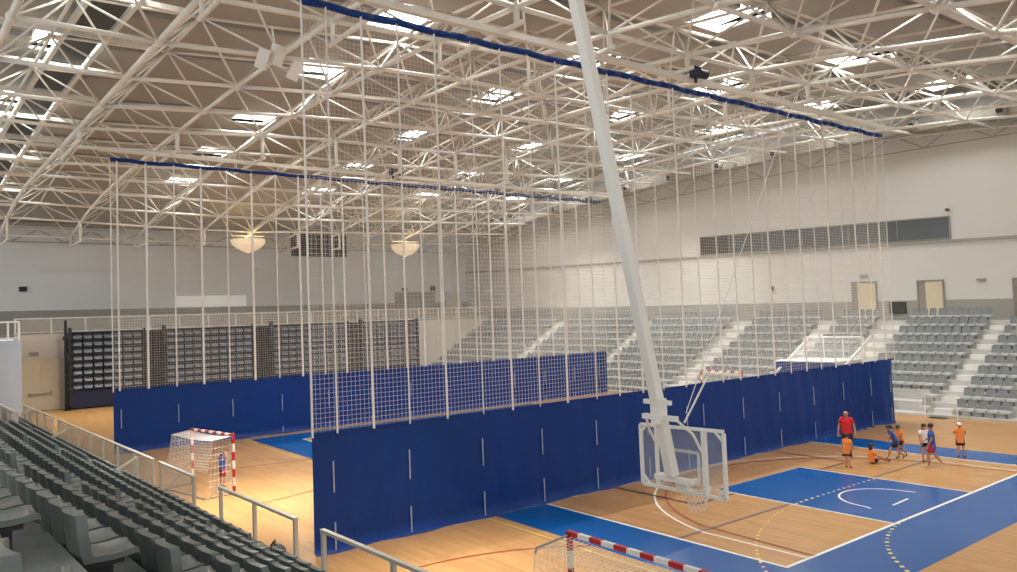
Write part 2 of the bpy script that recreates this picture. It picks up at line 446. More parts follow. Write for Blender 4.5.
# stepped stand
RW, RH, X0 = .955, .5, 25.3
m = MB()
for k in range(10):
    m.box(X0+RW*k, FXW-.07, -14, 59.9, (.12+RH*(k-1)) if k else 0, .12+RH*k, FT)
struct(m.build('stand_steps', M['concrete']))
AIS = [(7.0, 8.0), (12.8, 14.3), (17.4, 18.7), (24.1, 25.6), (34.0, 35.2), (45.2, 46.7)]
for n, (a, c) in enumerate(AIS):
    m = MB()
    for k in range(10):
        m.box(X0+RW*k-.42, X0+RW*k, a+.05, c-.05, .12+RH*(k-1) if k else 0, .12+RH*k-.25, FT)
    struct(m.build('stand_stair', M['white']))
blocks = [(-6, 7.0), (8.0, 12.8), (14.3, 17.4), (18.7, 24.1), (25.6, 34.0), (35.2, 45.2), (46.7, 59)]
names = ['far stand block right of the bright stair', 'far stand block below the dark wall cabinet', 'narrow far block below the netted cream door',
         'far stand block left of the narrow block', 'far stand block behind the foreground net', 'far stand block behind the leaning mast', 'far stand block nearest the end wall']
rown = ['front row', 'second row', 'third row', 'fourth row', 'fifth row', 'sixth row', 'seventh row', 'eighth row', 'ninth row', 'top row']
sm = MB()
# one far seat: rounded backrest, pan and foot, faces -X
bk = [(.20, .34), (.24, .55), (.27, .74), (.26, .80)]
g = []
for x, z in bk:
    wv = (.2, .215, .2, .165)[len(g)]
    g.append([(x+.03*abs(t)**2*-1.6, wv*t, z-.03*abs(t)**3*(z > .7)) for t in (-1, -.6, 0, .6, 1)])
sm.sheet(g); sm.sheet([[(x+.03, y, z) for x, y, z in row[::-1]] for row in g])
L0 = g[-1]; sm.sheet([L0, [(x+.03, y, z) for x, y, z in L0]])
for e in (0, -1):
    sm.sheet([[r[e] for r in g], [(r[e][0]+.03, r[e][1], r[e][2]) for r in g]])
sm.m = 1; sm.box(-.2, .2, -.22, .22, .31, .36); sm.box(-.24, -.2, -.215, .215, .24, .355)
sm.m = 0; sm.box(.02, .1, -.05, .05, 0, .31)
far_mesh = sm.mesh('tribune_seat', [M['seat_far'], M['pan_far']])
seats = []
for bi, (a, c) in enumerate(blocks):
    n = int((c-a-.1)/.52)
    for k in range(10):
        for i in range(n):
            y = c-.3-.52*i
            if k == 0 and bi == 1 and i < 4 and False: continue
            p = Vector((X0+RW*k+.48, y, (.12+RH*k)*tz(y)))
            hidden = p.y > 8.7 and k <= 1 and p.y < 16
            if inframe(p+Vector((0,0,.5)), 0) and not hidden: seats.append((pix(p)[2], p, bi, k))
seats.sort(key=lambda e: e[0])
restm = MB()
for i, (dd, p, bi, k) in enumerate(seats):
    if i < 300:
        o = link('tribune_seat', far_mesh); o.location = p
        tag(o, 'grey seat, %s, %s' % (rown[k], names[bi]), 'seat', 'far stand seats, %s, %s' % (names[bi], rown[k]))
    else:
        o0 = len(restm.v); restm.v += [(x+p.x, y+p.y, z+p.z) for x, y, z in sm.v]
        restm.f += [tuple(j+o0 for j in fc) for fc in sm.f]; restm.mi += sm.mi
restm.m = 1
o = stuff(restm.build('tribune_seats', [M['seat_far'], M['pan_far']])); tag(o, 'remaining rows of grey seats filling the far stand behind the net', 'seats')
# low balustrade at the bright stair foot
br_ = thing('stair_barrier', 'small glass barrier with white posts at the foot of the bright stair', 'barrier', (25.0, 7.4, 0))
for y in (-.9, .6):
    m = MB(); m.bar((0, y, 0), (0, y, 1.2), .045, .045); m.build('post', M['white'], br_)
m = MB(); m.bar((0, -.9, 1.2), (0, .6, 1.2), .035, .035, (1,0,0)); m.build('top_rail', M['white'], br_)
m = MB(); m.box(-.01, .01, -.86, .56, .15, 1.15); m.build('glass_panel', M['glass'], br_)

# far-side air duct with round nozzles and the slim wall truss
def duz(y): return -.0014*(y-24)**2+.2
du = thing('air_duct', 'long grey air duct with round dark nozzles high along the far wall', 'duct', (35.2, 20, 17.2))
m = MB(); 
for a in range(-10, 60, 2): m.box(-.55, .5, a-20, a-18.02, -.42+duz(a+1), .42+duz(a+1))
m.build('duct_body', M['jamb'], du)
for y in range(2, 52, 5):
    m = MB(); m.tube((-.55, y-20, duz(y)), (-.85, y-20, duz(y)-.08), .36, 14, .28); m.tube((-.85, y-20, duz(y)-.08), (-.88, y-20, duz(y)-.09), .28, 14, .2); m.build('nozzle', M['dado'], du, True)
    m = MB(); m.tube((-.86, y-20, duz(y)-.08), (-.9, y-20, duz(y)-.1), .2, 12); m.build('nozzle_core', M['black'], du)
wt = thing('wall_truss', 'slim grey open web truss along the top of the far wall', 'truss', (36.0, 20, 16))
def tw(y): return (17.15 - .0012*(y-22)**2)
m = MB()
for y in range(-10, 62, 4): m.tube((0, y-20, tw(y)-16), (0, y+4-20, tw(y+4)-16), .06)
m.build('upper_chord', M['steel'], wt)
m = MB()
for y in range(-10, 62, 4): m.tube((0, y-20, tw(y)-17.15), (0, y+4-20, tw(y+4)-17.15), .04)
m.build('lower_chord', M['dado'], wt)
for y in range(-10, 62, 4):
    m = MB(); m.tube((0, y-20, tw(y)-16), (0, y+2-20, tw(y+2)-17.15), .035); m.tube((0, y+2-20, tw(y+2)-17.15), (0, y+4-20, tw(y+4)-16), .035); m.build('web_bar', M['dado'], wt)

et = thing('wall_truss', 'slim grey open web truss along the top of the pale end wall', 'truss', (10, 65.4, 14))
m = MB(); m.tube((-26, 0, .95), (26, 0, .95), .07); m.build('upper_chord', M['steel'], et)
m = MB(); m.tube((-26, 0, -.1), (26, 0, -.1), .05); m.build('lower_chord', M['dado'], et)
for i in range(-26, 26, 4):
    m = MB(); m.tube((i, 0, .95), (i+2, 0, -.1), .04); m.tube((i+2, 0, -.1), (i+4, 0, .95), .04); m.build('web_bar', M['dado'], et)

# entrance porch in front of the far stand
pc = thing('entrance_porch', 'white topped blue entrance porch with sloping white handrails in front of the far stand', 'porch', (22.6, 13, 0))
m = MB(); m.box(0, 2.6, -1.75, 1.95, 2.84, 2.92); m.build('roof_slab', M['white'], pc, bevel=.03)
for a, c in ((-1.7, -.8), (-.76, .14), (.18, 1.08), (1.12, 1.9)):
    m = MB(); m.box(-.02, .2, a, c, .05, 2.83); m.build('blue_panel', M['vinyl'], pc)
for s_ in (-1.75, 1.87):
    m = MB(); m.box(.05, 2.6, s_, s_+.08, 0, 2.84); m.build('side_wall', M['concrete'], pc)
for y in (-2.0, 1.62):
    m = MB(); m.tube((-.4, y, 2.3), (3.2, y, 4.12), .075, 8); m.tube((.1, y, 2.55), (.1, y, 2.3), .04); m.tube((2.4, y, 3.72), (2.4, y, 2.8), .04); m.build('handrail', M['white'], pc, True)
m = MB(); m.tube((2.5, -1.9, 4.1), (2.5, 1.6, 4.1), .05); m.tube((2.5, -1.9, 2.9), (2.5, 1.6, 2.9), .04)
for y in (-1.9, -.75, .4, 1.6): m.tube((2.5, y, 2.8), (2.5, y, 4.1), .035)
m.build('back_railing', M['white'], pc)
m = MB(); m.box(2.49, 2.51, -1.85, 1.55, 2.95, 4.05); m.build('glass_panel', M['glass'], pc)

# ------------------------------------------------------------------ end wall, gallery, telescopic banks
m = MB(); m.box(-10.2, FXW, 60, 60.4, 0, 6.0); struct(m.build('wall_back', M['beige']))
m = MB(); m.box(-16, FXW, 60.4, 66, 5.7, 6.0); m.box(-16, FXW, 60, 60.4, 5.99, 6.02); struct(m.build('floor_gallery', M['concrete']))
m = MB(); m.box(-17, 37, 66, 66.4, 8.05, 19.5); struct(m.build('wall_back_upper', M['wall_end']))
m = MB(); m.box(-17, 37, 65.95, 66.4, 6.0, 8.05); struct(m.build('wall_back_dado', M['dado']))
m = MB(); m.box(-17, -10.15, 54.6, 60.4, 0, 5.6); struct(m.build('wall_left_block', M['bluegrey']))
e = bpy.data.objects.new('door_4', None); COL.objects.link(e); e.location = (-8.45, 60, 0); struct(e)
m = MB(); m.box(-1.2, 1.25, -.06, 0, .02, 4.05); m.build('door_leaf', M['door'], e)
m = MB(); m.box(-1.3, -1.2, -.1, 0, 0, 4.15); m.box(1.25, 1.35, -.1, 0, 0, 4.15); m.box(-1.3, 1.35, -.1, 0, 4.05, 4.15); m.box(-.02, .02, -.08, 0, .02, 4.05); m.build('door_frame', M['beige'], e)
m = MB(); m.bar((-.9, -.18, 1.3), (.7, -.18, 1.36), .06, .08); m.bar((-.75, -.05, 1.28), (-.75, -.2, 1.28), .1, .25); m.bar((.68, -.05, 1.3), (.68, -.2, 1.5), .08, .1); m.build('door_handle', M['jamb'], e)
m = MB(); m.box(-.3, .3, -.2, -.05, -.12, .12); m.box(-.25, .25, -.05, 0, -.08, .08)
o = tag(m.build('sign_box', M['dado'], bevel=.02), 'small grey sign box above the big cream door', 'sign'); o.location = (-8.9, 60, 4.5)
# gallery railing
gr = thing('gallery_railing', 'long white gallery railing above the folded seating at the end wall', 'railing', (12, 60.1, 6.0))
m = MB(); m.bar((-22.2, 0, 1.25), (24, 0, 1.25), .09, .09); m.build('top_rail', M['white'], gr)
m = MB(); m.bar((-22.2, 0, .15), (24, 0, .15), .06, .06); m.build('lower_rail', M['white'], gr)
for i in range(20):
    x = -22.1+2.42*i
    m = MB(); m.bar((x, 0, 0), (x, 0, 1.25), .09, .09); m.build('post', M['white'], gr)
m = MB(); m.box(-22, 24, -.01, .01, .2, 1.2); m.build('glass_infill', M['frost'], gr)
sr = thing('block_railing', 'white barred railing on top of the blue grey block at left edge', 'railing', (-12, 54.8, 5.6))
m = MB(); m.bar((-3, 0, 1.35), (1.75, 0, 1.35), .12, .12); m.bar((-3, 0, .2), (1.75, 0, .2), .08, .08); m.build('rails', M['white'], sr)
for i in range(8):
    m = MB(); x = -2.9+.66*i; m.bar((x, 0, 0), (x, 0, 1.35), .1, .1); m.build('post', M['white'], sr)
# telescopic banks
bw = [('leftmost folded bank of slate seats on black frame beside the cream door', -6.75, -1.2, 7), ('second folded bank of slate seats left of the middle gap', .15, 7.85, 10),
      ('third folded bank of slate seats behind the near net', 9.3, 17.0, 10), ('rightmost folded bank of slate seats at the end wall', 18.3, 24.8, 8)]
for n, (lab, a, c, cols) in enumerate(bw):
    t = thing('telescopic_seating', lab, 'seating bank', ((a+c)/2, 58, 0), 0)
    h = (c-a)/2
    m = MB(); m.box(-h, min(h+.62, 24.8-(a+c)/2), .5, 1.85, .05, 6.0); m.box(-h-(.62 if n else 0), -h, .55, 1.85, .05, 6.0); m.build('carcass', M['black'], t)
    m = MB(); m.box(-h+.1, h, .05, .5, .1, 1.45); m.build('front_skirt', M['vinyl_dark'], t)
    m = MB(); m.box(-h, -h+.2, -.1, .5, .3, 6.4)
    for k in range(8): m.box(-h-.12, -h+.3, -.15, .5, 1.5+.56*k, 1.72+.56*k)
    m.build('end_frame', M['black'], t)
    m = MB(); m.box(h-.2, h, -.1, .5, .3, 6.2); m.build('end_frame', M['black'], t)
    for k in range(9):
        m = MB(); m.box(-h+.2, h-.2, -.05, .55, 1.5+.56*k, 1.58+.56*k); m.build('shelf', M['black'], t)
    st = MB(); ww = (c-a-.5)/cols
    st.sheet([[(-ww*.36, -.1, .02), (ww*.36, -.1, .02)], [(-ww*.44, .06, .2), (ww*.44, .06, .2)], [(-ww*.44, .32, .44), (ww*.44, .32, .44)]])
    st.sheet([[(-ww*.44, .34, .42), (ww*.44, .34, .42)], [(-ww*.36, -.06, 0), (ww*.36, -.06, 0)]])
    me = st.mesh('seat', M['tele_seat'])
    for k in range(8):
        for i in range(cols):
            s_ = link('seat', me, t); s_.location = (-h+.25+ww*(i+.5), .05, 1.6+.56*k)
tp = thing('bank_post', 'black upright post at the left end of the folded seating', 'post', (-7.0, 57.7, 0))
m = MB(); m.bar((0, 0, 0), (0, 0, 7.0), .14, .14); m.build('shaft', M['black'], tp)
m = MB(); m.bar((-.2, 0, 5.6), (.3, 0, 5.6), .1, .3); m.bar((-.2, 0, 0.03), (.3, 0, 0.03), .3, .06); m.build('bracket', M['black'], tp)
# fittings on the end wall
def end_item(x, z, w_, h_, name, label, cat, mt, dpt=.12):
    m = MB(); m.box(-w_/2, w_/2, -dpt, 0, -h_/2, h_/2); m.box(-w_/2-.06, w_/2+.06, -dpt*.4, 0, -h_/2-.06, h_/2+.06)
    o = tag(m.build(name, mt, bevel=.02), label, cat); o.location = (x, 65.94, z); return o
end_item(6.45, 8.62, 6.5, .95, 'projection_screen', 'long white blank screen low on the upper end wall', 'screen', emit('white_screen_glow', (240,240,236), .25), .1)  # blank screen given a faint glow of its own to look bright
end_item(29.2, 8.0, 5.2, 2.4, 'roller_shutter', 'wide dark grey shutter on the gallery wall behind the nets', 'shutter', M['dado'], .15)
end_item(41-6.5, 8.3, 2.2, 1.9, 'wall_cabinet', 'pale beige cabinet on the gallery wall near the corner', 'cabinet', M['beige'], .25)
end_item(-9.1, 9.9, .45, .3, 'wall_speaker', 'tiny black box high on the end wall above the door', 'speaker', M['black'], .2)
end_item(27.8, 9.6, .5, .3, 'floodlight', 'left small dark floodlight above the gallery shutter', 'lamp', M['black'], .25)
end_item(31.6, 9.7, .5, .5, 'floodlight', 'right small dark floodlight above the gallery shutter', 'lamp', M['black'], .25)
# scoreboard
sb = thing('scoreboard', 'black hanging scoreboard panel with a grid of dark cells under the trusses', 'scoreboard', (14.3, 58, 12.45))
m = MB(); m.box(-2.75, 2.75, 0, .4, 0, 2.2); m.build('cabinet', M['black'], sb)
for i in range(6):
    for j in range(3):
        m = MB(); m.box(-2.6+.88*i, -2.6+.88*i+.78, -.04, 0, .12+.68*j, .12+.68*j+.58); m.build('display_cell', mat('display_cell', (22,24,30), .25) if (i+j == 0) else bpy.data.materials['display_cell'], sb)
for x in (-2, 2):
    m = MB(); m.tube((x, .2, 2.2), (x, .2, 2.6), .05); m.build('bracket', M['steel'], sb)
# bowl lamps
lampm = emit('glowing_lamp_bowl', (255,236,200), .5)
for x, nm in ((7.1, 'left of the scoreboard'), (23.0, 'right of the scoreboard')):
    t = thing('bowl_lamp', 'white ribbed bowl lamp glowing warmly under the trusses %s' % nm, 'lamp', (x, 57, 12.55))
    m = MB(); g = []
    for j in range(6):
        a = j/5*PI/2; r = .12+1.3*math.sin(a)**1.6; z = 1.15*(1-math.cos(a))
        g.append([(r*(1+.05*(i % 2))*math.cos(2*PI*i/24), r*(1+.05*(i % 2))*math.sin(2*PI*i/24), z) for i in range(25)])
    m.sheet(g); m.build('bowl', lampm, t, True)
    m = MB(); m.ball((0, 0, .75), .32, 12, 8); m.build('bulb', emit('warm_bulb', (255,226,170), 40), t, True)
    m = MB(); m.tube((0, 0, 1.1), (0, 0, 1.9), .05); m.tube((-1.5, 0, 1.5), (1.5, 0, 1.5), .05); m.build('stem', M['steel'], t)
# speaker cluster
sc_ = thing('speaker_cluster', 'cluster of white loudspeaker boxes hanging under the space frame', 'loudspeaker', (-5.35, 16.2, 15.55))
for ang, dx, dz_, tl in ((-.9, -.5, -.1, .35), (-.25, 0, .12, .1), (.8, .65, -.3, -.45)):
    m = MB(); m.box(-.2, .2, -.2, .16, -.36, .36); m.box(-.16, .16, -.215, -.2, -.32, .05)
    o = m.build('speaker_box', M['white'], sc_, bevel=.03); o.location = (dx, 0, dz_); o.rotation_euler = (.35, tl, ang+.5)
m = MB(); m.tube((0, 0, 0), (0, .4, 1.3), .04); m.tube((-.6, .1, -.1), (.7, .1, -.3), .035); m.build('bracket', M['steel'], sc_)

# ------------------------------------------------------------------ divider curtains
def curtain(Y, xa, xb, lab, strap_x, slits, zr):
    H = 3.09
    t = thing('divider_curtain', lab, 'divider curtain', ((xa+xb)/2, Y, 0)); ox = (xa+xb)/2
    m = MB(); m.box(xa-ox-.5, xb-ox+.8, -.06, .14, zr+.4, zr+.6); m.build('track_beam', M['steel'], t)
    m = MB(); n = 44
    for i in range(n):
        x0_, x1_ = xa+(xb-xa)*i/n, xa+(xb-xa)*(i+1)/n
        m.tube((x0_-ox, -.02, zr+.03*math.sin(i*1.9)), (x1_-ox, -.02, zr+.03*math.sin((i+1)*1.9)), .1, 8)
    m.build('roller_tube', M['vinyl'], t, True)
    # skirt: a hanging vinyl sheet with soft folds, tighter near its far end, hem resting on the floor
    m = MB(); g = []; N_ = 260
    def fold(x, z):
        u = (x-xa)/(xb-xa)
        a = .02+.16*max(0, u-.78)/.22
        return a*math.sin(x*(2.1+1.6*math.sin(x*.37)))*(1.1-.35*z/H) + .015*math.sin(x*6.3+z)
    rows = [H, 2.6, 2.0, 1.4, .8, .35, .08]
    for z in rows: g.append([(xa+(xb-xa)*i/N_-ox, fold(xa+(xb-xa)*i/N_, z), z) for i in range(N_+1)])
    g.append([(xa+(xb-xa)*i/N_-ox, fold(xa+(xb-xa)*i/N_, 0)-.1-.05*math.sin(i*.31), .012) for i in range(N_+1)])
    m.sheet(g); m.sheet([[(x, y+.015, z) for x, y, z in row] for row in g])
    sk = m.build('skirt', M['vinyl'], t, True)
    m = MB(); m.bar((xa-ox, 0, H), (xb-ox, 0, H), .04, .05); m.build('hem_band', M['vinyl'], sk)
    for x, z0, z1 in slits:
        m = MB(); yy = fold(x, z0)-.03
        m.bar((x-ox, yy, z0), (x-ox, yy, z1), .04, .02, (0,1,0)); m.build('slot_strip', M['strip'], sk)
    # net of square mesh
    m = MB(); P = .125
    nx = int((xb-xa)/P)
    for i in range(nx+1):
        x = xa+(xb-xa)*i/nx
        m.tube((x-ox, 0, H), (x-ox, 0, zr), NR, 3, cap=False)
    nz_ = int((zr-H)/P)
    for j in range(nz_+1):
        z = H+(zr-H)*j/nz_
        m.tube((xa-ox, 0, z), (xb-ox, 0, z), NR, 3, cap=False)
    stuff(m.build('net', M['net'], t))
    for x, r in strap_x:
        m = MB(); m.tube((x-ox+.03*math.sin(x*5), -.06, H-.05), (x-ox, -.06, zr+.05), r, 8, cap=False); m.build('lift_cord', M['rope'], t, True)
    for xe, re in ((xa, .03), (xb, .02)):
        m = MB(); m.tube((xe-ox, -.04, H-.1), (xe-ox, -.04, zr), re, 8, cap=False); m.build('edge_cord', M['rope'], t, True)
    return t, ox
NR = .0048
sl = []
for x in (-7.05, -4.8, -2.33, 0, 2.36, 4.85, 7.05, 8.0, 10.42, 13.0, 15.6, 18.0, 20.35, 22.2):
    sl += [(x, 1.52, 2.33), (x, .06, .77)]
cords1 = [(-6.93, .024), (-5.9, .034), (-4.79, .022), (-3.55, .03), (-2.28, .018), (-1.16, .032), (-.05, .018), (1.13, .034), (2.43, .018), (3.54, .03), (4.71, .03), (5.79, .018), (7.03, .03), (8.04, .018), (9.2, .03), (10.31, .03),
          (11.5, .022), (12.7, .034), (13.9, .02), (15.1, .034), (16.3, .02), (17.5, .034), (18.7, .02), (19.9, .034), (21.1, .022), (22.2, .034)]
c1, ox1 = curtain(Y1, -7.6, 23.05, 'nearer blue divider curtain with white netting, standing behind the basketball goal', cords1, sl, 14.37)
sl2 = []
for x in (-7.97, -5.33, -2.62, .08, 2.8, 5.5, 8.2, 10.9, 13.6, 16.3, 19, 21.7, 24.2): sl2 += [(x, 1.22, 2.14), (x, .02, .39)]
cords2 = [(-8.0, .04)]+[(-6.69+1.33*i, .055 if i % 2 == 0 else .035) for i in range(24)]
c2, ox2 = curtain(Y2, -8.3, 25.2, 'farther blue divider curtain with white netting, behind the keeper and goal', cords2, sl2, 14.4)
def motor(t, ox, x, zr):
    m = MB(); m.box(x-ox-.3, x-ox+.1, -.38, -.12, zr+.5, zr+.9); m.tube((x-ox+.1, -.25, zr+.7), (x-ox+.55, -.25, zr+.7), .17, 12); m.tube((x-ox-.1, -.25, zr+.5), (x-ox-.1, -.25, zr+.3), .06)
    m.build('winch_motor', M['vinyl_dark'], t)
motor(c1, ox1, 8.3, 14.37); motor(c2, ox2, 7.4, 14.4)

# ------------------------------------------------------------------ ceiling hung basketball goal
bg = thing('basketball_goal', 'white ceiling hung basketball goal with clear board on a long leaning mast', 'basketball goal', (-5.7, -1.95, 2.97))
def gl(x, y, z): return (x+5.7, y+1.95, z-2.97)
m = MB(); m.bar(gl(-8.75, -1.95, 15.6), gl(-5.95, -1.95, 3.25), .17, .17, (1,0,0)); m.build('mast', M['white'], bg, bevel=.02)
m = MB()
m.bar(gl(-5.72, -2.8, 4.0), gl(-5.72, -1.1, 3.97), .05, .05); m.bar(gl(-5.72, -2.8, 2.97), gl(-5.72, -1.1, 2.97), .05, .05)
m.bar(gl(-5.72, -2.8, 2.97), gl(-5.72, -2.8, 3.97), .05, .05, (0,1,0)); m.bar(gl(-5.72, -1.1, 2.97), gl(-5.72, -1.1, 3.97), .05, .05, (0,1,0))
m.bar(gl(-5.74, -2.44, 2.97), gl(-5.74, -2.44, 4.0), .07, .07, (0,1,0)); m.bar(gl(-5.74, -1.46, 2.97), gl(-5.74, -1.46, 4.0), .05, .05, (0,1,0))
for y, sy_ in ((-2.8, 1), (-1.1, -1)):
    for z, sz in ((4.0, -1), (2.97, 1)): m.bar(gl(-5.72, y, z+sz*.17), gl(-5.72, y+sy_*.17, z), .035, .035)
m.build('board_frame', M['white'], bg)
m = MB(); m.box(0.015, .035, -.84, .84, .02, 1.0); m.build('board_pane', M['glass'], bg)
m = MB()
for a, c in (((-.3, .18), (.3, .18)), ((-.3, .63), (.3, .63)), ((-.3, .18), (-.3, .63)), ((.3, .18), (.3, .63))): m.bar((.04, a[0], a[1]), (.04, c[0], c[1]), .05, .01, (1,0,0))
m.build('target_square', M['white'], bg)
m = MB(); pts = [(.33+.225*math.cos(2*PI*i/20), .225*math.sin(2*PI*i/20), .0) for i in range(21)]
m.path(pts, .012, 6); m.bar((.03, 0, 0), (.12, 0, 0), .2, .05); m.bar((-.06, 0, .06), (.03, 0, .06), .22, .16); m.build('rim', M['white'], bg)
m = MB()
for i in range(12):
    for s_ in (1, -1):
        P = []
        for j in range(5):
            a = 2*PI*(i+s_*j*.5)/12; r = .225-.028*j if j < 4 else .13
            P.append((.33+r*math.cos(a), r*math.sin(a), -.01-.09*j))
        m.path(P, .006, 4)
m.build('hoop_net', M['rope'], bg)
m = MB(); m.bar(gl(-6.25, -2.25, 4.45), gl(-6.25, -1.7, 4.45), .05, .07); m.bar(gl(-6.18, -2.3, 4.2), gl(-6.18, -1.6, 4.2), .07, .08); m.bar(gl(-6.2, -1.95, 4.1), gl(-6.2, -1.95, 4.5), .19, .18, (1,0,0)); m.build('hinge_bracket', M['white'], bg)
for P in ([gl(-6.18, -2.25, 4.2), gl(-5.95, -2.4, 3.95), gl(-5.76, -2.44, 3.6)], [gl(-6.18, -1.65, 4.2), gl(-5.95, -1.5, 3.95), gl(-5.76, -1.46, 3.7)]):
    m = MB(); m.path(P, .022); m.build('brace_arm', M['white'], bg)
m = MB(); m.bar(gl(-5.95, -2.3, 3.2), gl(-5.76, -2.3, 3.2), .06, .06); m.bar(gl(-5.95, -2.35, 3.2), gl(-5.95, -1.6, 3.2), .08, .08); m.bar(gl(-5.95, -1.6, 3.2), gl(-5.76, -1.6, 3.2), .06, .06); m.build('mounting_bar', M['white'], bg)
for a, c, r in (((-5.55, 4.2), (-2.1, 9.6), .007), ((-2.1, 9.6), (1.2, 14.2), .007), ((-5.6, 4.05), (-4.95, 4.75), .016)):
    m = MB(); m.tube(gl(a[0], -1.95, a[1]), gl(c[0], -1.95, c[1]), r); m.build('stay_cable', M['rope'], bg)

# ------------------------------------------------------------------ handball goals
def handball(lab, loc, far=False):
    """goal opening faces +X, posts at local y = 0 and 3"""
    t = thing('handball_goal', lab, 'handball goal', loc)
    def striped(name, a, c, first=0):
        a = Vector(a); c = Vector(c); n = max(1, round((c-a).length/.3)); m = MB()
        for i in range(n):
            m.m = (i+first) % 2
            m.bar(a+(c-a)*i/n, a+(c-a)*(i+1)/n, .08, .08, (0,1,0) if abs((c-a).z) > .5 else (0,0,1))
        m.m = 1; m.build(name, [M['red'], M['white']], t)
    striped('post', (0, 0, 0), (0, 0, 2.08)); striped('post', (0, 3.08, 0), (0, 3.08, 2.08)); striped('crossbar', (0, -.04, 2.08), (0, 3.12, 2.08))
    for y in (0, 3.08):
        m = MB(); m.path([(0, y, 2.05), (-.75, y, 1.98), (-.78, y, 1.9)], .02); m.build('top_arm', M['jamb'], t)
        m = MB(); m.path([(0, y, .95), (-.9, y, .06)], .018); m.build('side_stay', M['jamb'], t)
    m = MB(); m.path([(-.04, 0, .03), (-1.05, 0, .03), (-1.05, 3.08, .03), (-.04, 3.08, .03)], .022); m.build('ground_frame', M['jamb'], t)
    # net hung over the top and down the back
    m = MB(); ny = 30; prof = [(-.02, 2.04), (-.25, 2.02), (-.5, 2.0), (-.76, 1.98), (-.8, 1.8), (-.86, 1.5), (-.92, 1.2), (-.97, .9), (-1.0, .6), (-1.1, .3), (-1.04, .05)]
    if far: prof = prof[:8]
    for i in range(ny+1):
        y = 3.08*i/ny
        m.path([(x, y, z-.06*math.sin(PI*i/ny)*(.3 < z/2.1)) for x, z in prof], .0045, 4)
    dense = []
    for (xa, za), (xb_, zb2) in zip(prof[:-1], prof[1:]):
        n = max(1, round(math.hypot(xb_-xa, zb2-za)/.1)); dense += [(xa+(xb_-xa)*k/n, za+(zb2-za)*k/n) for k in range(n)]
    for x, z in dense:
        m.path([(x, 3.08*i/10, z-.06*math.sin(PI*i/10)*(.3 < z/2.1)) for i in range(11)], .0045, 4)
    for y in (0, 3.08):
        for k in range(9):
            z = 1.95-.22*k; xx = -.78-.028*k
            m.tube((0, y, z), (xx, y, z-.02), .0045, 4)
        for k in range(1, 7): m.tube((-.13*k, y, 2.0), (-.15*k, y, .1), .0045, 4)
    m.build('goal_net', M['rope'], t)
    return t
handball('red and white handball goal in the foreground, seen over its net', (-6.5, -3.12, 0))
handball('red and white handball goal with the small keeper, in front of the farther curtain', (-6.8, 17.5, 0), True).rotation_euler = (0, 0, .2)
g3 = handball('small looking red and white handball goal in front of the far stand', (23.5, 20.9, 0)); g3.rotation_euler = (0, 0, PI)
# ------------------------------------------------------------------ near stand
def NP(s_, t_, z):
    s_ = s_*(1-.0082*max(0, min(12, 5.5-t_))); return Vector((-9.34-.046*t_+s_, t_+.046*s_, z))
NR_, NH = .79, .43
def NB(mb, s0, s1, t0, t1, z0, z1): mb.box(s0, s1, t0, t1, z0, z1, lambda p: NP(*p))
m = MB()
for k in range(8):
    NB(m, -9, .15 if k == 0 else -.12-NR_*k, -12, 52, (1.0+NH*(k-1)) if k else 0, 1.0+NH*k)
struct(m.build('stand_steps_near', M['concrete_near']))
m = MB(); NB(m, -.1, .15, -12, 52, 1.0, 1.06); struct(m.build('trim_stand_edge', M['concrete']))
nb = [(-2.6, 4.15), (5.3, 15.2), (16.2, 26.0), (27.0, 36.8), (37.8, 47.6), (-12, -4.3)]
nn = ['block beside the nearest stair', 'block in front of the goal', 'block beyond the second stair', 'block beyond the third stair', 'farthest block by the end wall', 'block at the bottom left corner']
m = MB()
for a in (4.2, 15.25, 26.05, 36.85, -3.85):
    for k in range(1, 8): NB(m, -.12-NR_*k, .25-NR_*k, a, a+1.0, 1.0+NH*(k-1), 1.0+NH*(k-1)+.21)
struct(m.build('stand_stair_near', M['concrete_near']))
# seat meshes: local +X is forward
def lathe_back():
    mb = MB(); pr = [(-.16, .36), (-.19, .45), (-.21, .60), (-.22, .745), (-.225, .775)]
    rows = []
    for j, (x, z) in enumerate(pr):
        wv = (.225, .232, .232, .226, .21)[j]
        rows.append([(x+.05*abs(t)**2.2, wv*t, z-.012*abs(t)**3) for t in (-1, -.75, -.4, 0, .4, .75, 1)])
    back = [[(x-.085, y*1.02, z) for x, y, z in r] for r in rows]
    mb.sheet([r[::-1] for r in rows]); mb.sheet(back)
    mb.sheet([rows[-1][::-1], back[-1][::-1]])
    for e in (0, -1): mb.sheet([[r[e] for r in rows], [r[e] for r in back]])
    return mb
def pan():
    mb = MB(); xs = [-.2, -.1, .05, .17, .23, .24]; top = []
    for j, x in enumerate(xs):
        z = (.40, .375, .372, .385, .385, .35)[j]; wv = (.225, .232, .232, .225, .2, .2)[j]
        top.append([(x, wv*t, z+.025*abs(t)**2.5) for t in (-1, -.75, -.3, .3, .75, 1)])
    low = [[(x, y, z-.05) for x, y, z in r] for r in top]
    mb.sheet(top); mb.sheet([r[::-1] for r in low])
    for e in (0, -1): mb.sheet([[r[e] for r in top], [r[e] for r in low]])
    mb.sheet([top[-1], low[-1]])
    return mb
bm_, pm_ = lathe_back(), pan()
fm_ = MB(); fm_.box(-.16, .06, -.05, .05, 0, .34); fm_.box(-.25, .12, -.19, .19, .3, .335)
back_me, pan_me, foot_me = bm_.mesh('backrest', M['seat'], True), pm_.mesh('seat_pan', M['seat'], True), fm_.mesh('bracket', M['black'])
rz_n = math.atan(.046)
ns = []
